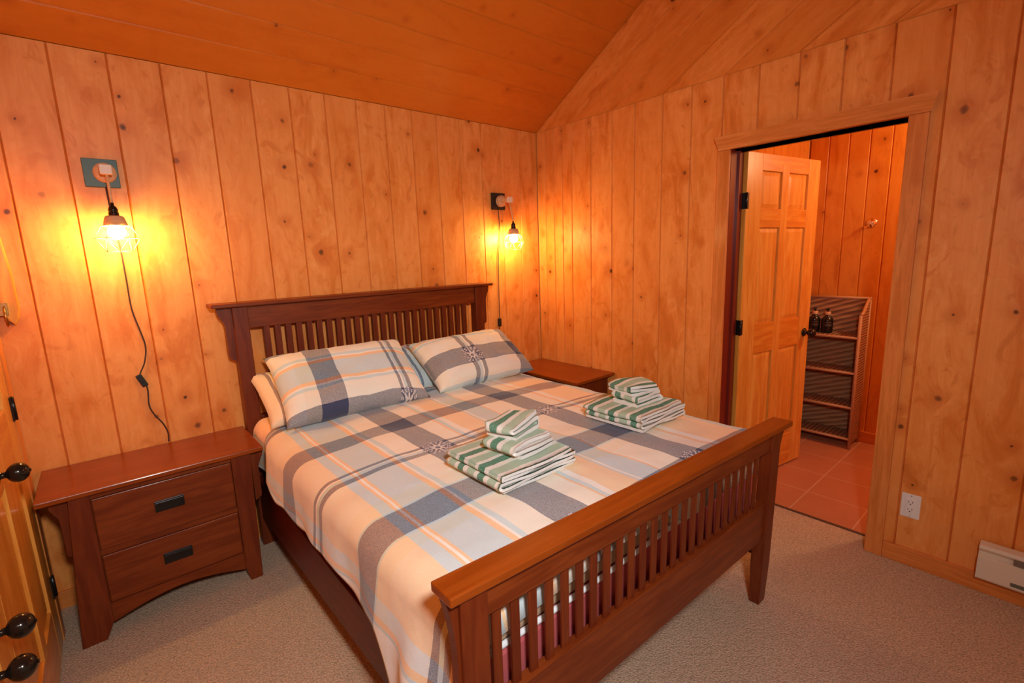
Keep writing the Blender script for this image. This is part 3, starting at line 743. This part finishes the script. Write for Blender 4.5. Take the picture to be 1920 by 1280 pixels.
folded('bath_towel', -1.075, -0.725, -1.715, -1.400, TZ, 5, 0.0125, TOWB, 'green and white striped bath towel folded flat, bottom of the stack nearer the bathroom door', seed=4)
folded('hand_towel', -0.985, -0.80, -1.635, -1.485, TZ + 0.069, 3, 0.0150, TOWC, 'green striped hand towel folded on the right-hand bath towel', seed=5, rz=R(-4), wav=0.006)
folded('washcloth', -0.985, -0.815, -1.620, -1.465, TZ + 0.120, 3, 0.0085, TOWA, 'pale green striped washcloth laid askew on top of the right-hand towel stack', seed=6, rz=R(-12), wav=0.012)

# ------------------------------------------------------------ nightstands
def nightstand(base, rz, lbl, W=0.785, D=0.405):
    """local: x 0..W, back at y=0, front at y=-D; top at 0.655"""
    t = thing('nightstand', lbl, 'nightstand', base); set_base(t, (0, 0, 0)); t.rotation_euler = (0, 0, rz)
    b0, b1 = 0.112, W - 0.075; yf = -D + 0.022; c0, c1 = 0.155, W - 0.135
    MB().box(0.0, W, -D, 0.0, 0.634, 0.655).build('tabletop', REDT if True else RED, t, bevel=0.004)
    m = MB(); m.box(b0 + 0.01, b1 - 0.01, -0.33, -0.010, 0.13, 0.633); m.box(c0, c1, yf + 0.006, -0.32, 0.610, 0.633); m.box(c0, c1, yf + 0.006, -0.32, 0.362, 0.386); m.box(c0, c1, yf + .014, -.33, .13, .61)
    m.build('body', RED, t)
    arch = [(c0, 0.148)] + [(c0 + (c1 - c0) * k / 16, 0.062 + 0.048 * math.sin(math.pi * k / 16)) for k in range(17)] + [(c1, 0.148)]
    MB().prism(arch, 'y', yf + 0.004, yf + 0.026).build('apron', RED, t)
    for z0, z1 in ((0.388, 0.608), (0.152, 0.360)):
        dr = MB().box(c0 + 0.003, c1 - 0.003, yf + 0.0, -0.2, z0, z1).build('drawer', RED, t, bevel=0.003)
        cx = (c0 + c1) / 2 + 0.0; cz = z0 + 0.113 if z0 > 0.3 else z0 + 0.105
        h = MB(); h.box(cx - 0.052, cx + 0.052, yf - 0.004, yf + 0.001, cz - 0.024, cz + 0.024); h.box(cx - 0.050, cx + 0.050, yf - 0.016, yf - 0.003, cz + 0.012, cz + 0.022)
        h.box(cx - 0.052, cx - 0.045, yf - 0.014, yf - 0.003, cz - 0.018, cz + 0.022); h.box(cx + 0.045, cx + 0.052, yf - 0.014, yf - 0.003, cz - 0.018, cz + 0.022)
        lab(h.build('handle', BLACK, dr, bevel=0.001), 'black iron drawer pull')
    for (xa, xb, s) in ((b0 - 0.02, c0, -1), (c1, b1 + 0.02, 1)):
        for (ya, yb) in ((yf - 0.006, yf + 0.045), (-0.055, -0.008)):
            if s < 0: poly = [(xa, 0.633), (xb, 0.633), (xb, 0.075), (xb - 0.006, 0.055), (xb - 0.030, 0), (xa - 0.045, 0)]
            else: poly = [(xb, 0.633), (xa, 0.633), (xa, 0.075), (xa + 0.003, 0.055), (xa + 0.014, 0), (xb - 0.014, 0)]
            p = MB(); p.prism(poly, 'y', ya, yb)
            p.build('leg', REDZ, t, bevel=0.002)
    for s, xi in ((-1, b0 - 0.026), (1, b1 + 0.026)):
        corbel(xi, s, 0.633, 0.375, 0.055, -D + 0.055, -D + 0.080, t)
    MB().box(b0 - 0.02, b0, -0.34, -0.05, 0.40, 0.633).build('side_panel', REDZ, t); MB().box(b1, b1 + 0.02, -0.34, -0.05, 0.40, 0.633).build('side_panel', REDZ, t)
    return t
nightstand((-3.022, -0.004, 0), 0, 'wide cherry-stained two-drawer nightstand under the left cage lamp')
nightstand((-0.004, -0.012, 0), -math.pi / 2, 'cherry-stained nightstand in the room corner, partly hidden behind the bed', W=0.745, D=0.405)

# ------------------------------------------------------------ cage lamps
def cage_lamp(bx, bz, lx, ly, ztop, lbl, plate_mat, cord_pts, sw):
    t = thing('wall_lamp', lbl, 'lamp', (bx, -0.001, bz))
    lab(MB().box(bx - 0.060, bx + 0.060, -0.020, -0.001, bz - 0.059, bz + 0.059).build('backplate', plate_mat, t, bevel=0.002), 'square painted backplate')
    d = MB(); d.lathe([(0.041, 0), (0.041, 0.008), (0.030, 0.010), (0.030, 0.014), (0.040, 0.016), (0.040, 0.026), (0.020, 0.030)], (bx + 0.012, -0.020, bz), (0, -1, 0), 32); d.build('mount', RAWW, t)
    d = MB(); d.box(bx + 0.000, bx + 0.022, ly - 0.004, -0.045, bz - 0.012, bz + 0.012); d.build('arm', RAWW, t, bevel=0.003)
    d = MB(); d.box(bx - 0.008, bx + 0.034, ly - 0.018, ly + 0.006, bz - 0.020, bz + 0.020); d.build('arm_end', PEG, t, bevel=0.004)
    tx = bx + 0.014
    pts = [(tx, ly - 0.004, bz - 0.018), (tx + (lx - tx) * .3, ly, bz - 0.05), (tx + (lx - tx) * .8, ly, ztop + 0.035), (lx, ly, ztop)]
    MB().tube(pts, 0.0055, 8).build('hanging_cord', RAWW, t)
    MB().lathe([(0.006, 0), (0.007, -0.012), (0.013, -0.018), (0.017, -0.028), (0.0175, -0.036), (0.015, -0.038), (0.0185, -0.042), (0.0185, -0.060)], (lx, ly, ztop), (0, 0, 1), 24).build('socket', BRONZE, t)
    sh = MB().lathe([(0.0185, -0.055), (0.028, -0.055), (0.034, -0.062), (0.044, -0.096), (0.040, -0.096), (0.030, -0.068), (0.0180, -0.060)], (lx, ly, ztop), (0, 0, 1), 32).build('lamp_shade', RAWW, t)
    zb = ztop - 0.122
    MB().lathe([(0.012, 0.040), (0.014, 0.028), (0.024, 0.018), (0.030, 0.004), (0.0305, -0.006), (0.026, -0.018), (0.016, -0.027), (0.004, -0.031)], (lx, ly, zb), (0, 0, 1), 24).build('bulb', BULB, t)
    c = MB()
    def hexr(r, z, off): return [(lx + r * math.cos(R(60 * k + off)), ly + r * math.sin(R(60 * k + off)), z) for k in range(6)]
    A = hexr(0.050, ztop - 0.098, 0); B = hexr(0.078, ztop - 0.148, 0); Cc = hexr(0.050, ztop - 0.205, 30)
    for P in (A, B, Cc):
        for k in range(6): c.tube([P[k], P[(k + 1) % 6]], 0.0013, 6)
    for k in range(6):
        c.tube([A[k], B[k]], 0.0013, 6); c.tube([B[k], Cc[k]], 0.0013, 6); c.tube([B[(k + 1) % 6], Cc[k]], 0.0013, 6)
        if k in (0, 2, 4): c.tube([A[k], (lx + 0.041 * math.cos(R(60 * k)), ly + 0.041 * math.sin(R(60 * k)), ztop - 0.090)], 0.0013, 6)
    c.build('cage', WIRE, t)
    # supply cord down the wall with its inline switch
    def cr(P, n=8):
        out = []; P = [Vector(p) for p in P]; P = [P[0]] + P + [P[-1]]
        for i in range(1, len(P) - 2):
            for k in range(n):
                s = k / n; a, b, c0, d0 = P[i - 1], P[i], P[i + 1], P[i + 2]
                out.append(0.5 * ((2 * b) + (c0 - a) * s + (2 * a - 5 * b + 4 * c0 - d0) * s * s + (3 * b - a - 3 * c0 + d0) * s ** 3))
        out.append(P[-2]); return out
    MB().tube(cr([(x, -0.010, z) for x, z in cord_pts]), 0.0030, 8).build('power_cord', CORD, t)
    sx, sz, an = sw
    s = MB(); s.box(-0.012, 0.012, -0.010, 0.008, -0.030, 0.030); s.box(-0.005, 0.005, -0.013, -0.009, -0.008, 0.010)
    s.warp(lambda x, y, z: (sx + x * math.cos(an) + z * math.sin(an), y - 0.010, sz + z * math.cos(an) - x * math.sin(an)))
    s.build('inline_switch', BPLAST, t, bevel=0.003)
    return t
cage_lamp(-2.643, 1.917, -2.628, -0.12, 1.783, 'caged pendant wall lamp on teal square plate, left above the wide nightstand', TEAL,
          [(-2.635, 1.86), (-2.632, 1.74), (-2.622, 1.60), (-2.620, 1.465), (-2.619, 1.324), (-2.602, 1.218), (-2.592, 1.141), (-2.606, 1.066), (-2.632, 1.003), (-2.612, 0.945), (-2.616, 0.859), (-2.602, 0.808), (-2.575, 0.756), (-2.562, 0.705), (-2.565, 0.662)], (-2.627, 0.983, R(-22)))
cage_lamp(-0.412, 1.895, -0.367, -0.12, 1.748, 'caged pendant wall lamp near the room corner above the right side of the bed', BPLAST,
          [(-0.413, 1.84), (-0.405, 1.656), (-0.428, 1.501), (-0.436, 1.265), (-0.438, 1.043), (-0.440, 0.982), (-0.455, 0.91), (-0.46, 0.80), (-0.45, 0.66), (-0.45, 0.40)], (-0.441, 1.005, 0))

# ------------------------------------------------------------ wooden hook rack on the back wall at far left
t = thing('coat_hook', 'rounded wooden hook board with a brass hook at the far left edge', 'hook', (-3.02, -0.001, 1.45))
pts = [(-3.045, 1.78), (-2.995, 1.70), (-2.980, 1.50), (-2.978, 1.36), (-2.985, 1.32), (-3.000, 1.29), (-3.015, 1.31), (-3.045, 1.36)]
MB().prism(pts, 'y', -0.026, -0.001).build('board', DOORZ, t, bevel=0.006)
m = MB(); m.box(-3.044, -3.012, -0.045, -0.025, 1.335, 1.385); m.tube([(-3.02, -0.028, 1.38), (-3.02, -0.06, 1.36), (-3.018, -0.07, 1.33), (-3.016, -0.06, 1.30)], 0.004); m.build('hook', BRASS, t)

# ------------------------------------------------------------ electrical outlet and heater
t = thing('wall_outlet', 'white duplex electrical outlet low on the wall right of the bathroom doorway', 'outlet', (0, -2.451, 0.294))
MB().box(-0.006, 0, -2.487, -2.416, 0.236, 0.352).build('cover_plate', WHITEP, t, bevel=0.002)
m = MB(); m.box(-0.009, -0.005, -2.469, -2.434, 0.260, 0.328); m.build('receptacle', WHITEP, t, bevel=0.001)
slm = plain('outlet_slots', (0.10, 0.07, 0.05), 0.5)
for zc_ in (0.312, 0.276):
    for ya, yb, zt in ((-2.4600, -2.4578, 0.008), (-2.4450, -2.4428, 0.007)):
        MB().box(-0.0096, -0.0088, ya, yb, zc_ - 0.001, zc_ + zt).build('slot', slm, t)
    MB().lathe([(0.0028, 0), (0.0028, 0.0009)], (-0.0088, -2.4514, zc_ - 0.008), (-1, 0, 0), 12).build('ground_hole', slm, t)
for zz in (0.344, 0.244): MB().lathe([(0.0022, 0), (0.0022, 0.0006)], (-0.0058, -2.4515, zz), (-1, 0, 0), 12).build('screw', slm, t)

t = thing('baseboard_heater', 'cream metal baseboard heater on the right wall at the picture edge', 'heater', (0, -3.2, 0.085))
hy0, hy1 = -3.75, -2.700
pr_ = [(-0.017, 0.085), (-0.060, 0.085), (-0.064, 0.092), (-0.064, 0.185), (-0.058, 0.188), (-0.046, 0.190), (-0.046, 0.205), (-0.060, 0.222), (-0.056, 0.236), (-0.017, 0.240)]
MB().prism(pr_, 'y', hy0, hy1).build('housing', CREAM, t)
MB().prism([(p[0] * 1.03, p[1]) for p in pr_], 'y', hy1, hy1 + 0.004).build('end_cap', CREAM, t)
m = MB(); m.box(-0.060, -0.046, hy0 + .2, -2.800, 0.192, 0.214); m.lathe([(0.007, 0), (0.005, 0.006)], (-0.058, -2.812, 0.203), (-1, 0, 0), 14); m.build('latch', GREYM, t)
MB().box(-0.0655, -0.060, hy0 + .2, -2.800, 0.100, 0.116).build('air_slot', plain('heater_slot', (0.12, 0.12, 0.09), 0.5), t)

# ------------------------------------------------------------ bathroom things
t = thing('wicker_shelf', 'tall woven wicker shelf unit with four shelves in the bathroom', 'shelf', (1.43, -1.66, 0))
X0, X1, Ya, Yb = 1.335, 1.535, -1.885, -1.435
for y in (Ya + 0.011, Yb - 0.011):
    MB().tube([(X0, y, 0.0), (X0, y, 1.0)], 0.011, 10).build('post', WICKF, t)
    MB().tube([(X1, y, 0.0), (X1, y, 1.105)], 0.011, 10).build('post', WICKF, t)
    MB().tube([(X0, y, 1.0), (X0 + .05, y, 1.012), (X0 + .11, y, 1.06), (X0 + .16, y, 1.095), (X1, y, 1.105)], 0.011, 10).build('top_rail', WICKF, t)
    n = 8; pp = [(X0, 0.04), (X1, 0.04), (X1, 1.105), (X0 + .16, 1.095), (X0 + .11, 1.06), (X0 + .05, 1.012), (X0, 1.0)]
    MB().prism(pp, 'y', y - 0.004, y + 0.004).build('side_panel', WICKS, t)
MB().tube([(X1, Ya, 1.105), (X1, Yb, 1.105)], 0.011, 10).build('top_rail', WICKF, t)
m = MB(); nz = 90
for k in range(nz):
    za = 0.06 + (1.10 - 0.06) * k / nz; zb = 0.06 + (1.10 - 0.06) * (k + 1) / nz
    xa = X1 - 0.006 * abs(math.sin(math.pi * za / 0.075)); xb = X1 - 0.006 * abs(math.sin(math.pi * zb / 0.075))
    n = m.add([(xa, Ya + .01, za), (xa, Yb - .01, za), (xb, Yb - .01, zb), (xb, Ya + .01, zb)]); m.face((n, n + 1, n + 2, n + 3), None, 0, True)
m.box(X1 + .001, X1 + .006, Ya + .01, Yb - .01, 0.06, 1.10)
m.build('back_panel', WICKB, t)
for z in (0.075, 0.315, 0.575, 0.835):
    m = MB(); 
    for k in range(36):
        y = Ya + 0.018 + k * (0.414 / 36); m.box(X0 + 0.005, X1 - 0.008, y, y + 0.007, z + 0.004, z + 0.012)
    sh = m.build('shelf', WICK, t)
    MB().tube([(X0, Ya + .01, z), (X0, Yb - .01, z)], 0.010, 10).build('front_rail', WICKF, sh)

def pump_bottle(x, y, z, lbl):
    t = thing('pump_bottle', lbl, 'bottle', (x, y, z), 'soap pump bottles on the wicker shelf')
    g = plain('dark_bottle_glass', (0.012, 0.011, 0.010), 0.12) if 'dark_bottle_glass' not in bpy.data.materials else bpy.data.materials['dark_bottle_glass']
    b = MB().lathe([(0.0, 0), (0.034, 0), (0.038, 0.004), (0.039, 0.02), (0.039, 0.095), (0.036, 0.108), (0.026, 0.120), (0.016, 0.130), (0.015, 0.137)], (x, y, z), (0, 0, 1), 28).build('bottle_body', g, t)
    lm = bpy.data.materials.get('bottle_print') or plain('bottle_print', (0.20, 0.15, 0.10), 0.5)
    pr = MB()
    for k, (w, zz) in enumerate(((0.5, 0.078), (0.62, 0.062), (0.5, 0.054))):
        n = 10; a0 = math.pi + 0.55 - w; 
        for i in range(n):
            A = a0 + 2 * w * i / n; B = a0 + 2 * w * (i + 0.72) / n; r = 0.0396; hgt = 0.004
            q = pr.add([(x + r * math.cos(A), y + r * math.sin(A), z + zz), (x + r * math.cos(B), y + r * math.sin(B), z + zz), (x + r * math.cos(B), y + r * math.sin(B), z + zz + hgt), (x + r * math.cos(A), y + r * math.sin(A), z + zz + hgt)])
            pr.face((q, q + 1, q + 2, q + 3))
    pr.build('print', lm, b)
    lab(MB().lathe([(0.019, 0.135), (0.020, 0.137), (0.020, 0.157), (0.018, 0.159)], (x, y, z), (0, 0, 1), 24).build('collar', RAWW, t), 'light wood collar')
    p = MB().lathe([(0.006, 0.158), (0.006, 0.172), (0.010, 0.175), (0.011, 0.186), (0.004, 0.188)], (x, y, z), (0, 0, 1), 16)
    p.tube([(x, y, z + 0.182), (x - 0.018, y, z + 0.184), (x - 0.032, y, z + 0.180)], 0.004, 8); p.build('pump', BPLAST, t)
pump_bottle(1.41, -1.563, 0.8475, 'black pump bottle on the wicker shelf, the one beside the door')
pump_bottle(1.41, -1.648, 0.8475, 'black pump bottle on the wicker shelf, the one farther from the door')

t = thing('robe_hook', 'round chrome double robe hook on the bathroom wall', 'hook', (1.574, -1.824, 1.63))
MB().lathe([(0.034, 0), (0.034, 0.003), (0.026, 0.008), (0.012, 0.014)], (1.574, -1.83, 1.645), (-1, 0, 0), 28).build('rosette', CHROME, t)
m = MB(); m.lathe([(0.008, 0), (0.008, 0.028), (0.010, 0.034)], (1.565, -1.83, 1.645), (-1, 0, 0), 16)
for s in (-1, 1): m.tube([(1.545, -1.83, 1.645), (1.535, -1.83 + s * 0.012, 1.625), (1.528, -1.83 + s * 0.026, 1.612), (1.520, -1.83 + s * 0.036, 1.622)], 0.0045, 8)
m.build('prongs', CHROME, t)
t = tag(MB().box(1.567, 1.575, -2.085, -2.040, 1.12, 1.20).build('light_switch', WHITEP, None, bevel=0.002, origin=(1.571, -2.06, 1.16)), 'small white switch plate beyond the bathroom doorway edge', 'switch')

GROUPS = {'pillow': 'plaid pillows at the head of the bed', 'bath_towel': 'green striped bath towels on the bed', 'hand_towel': 'green striped hand towels on the bath towels',
          'washcloth': 'green striped washcloths on top of the towel stacks', 'nightstand': 'matching cherry-stained nightstands', 'wall_lamp': 'caged pendant wall lamps over the bed sides'}
for o in list(bpy.data.objects):
    if o.parent is None and o.name.split('.')[0] in GROUPS: o['group'] = GROUPS[o.name.split('.')[0]]
for o in list(bpy.data.objects):
    if '_base' in o.keys(): del o['_base']
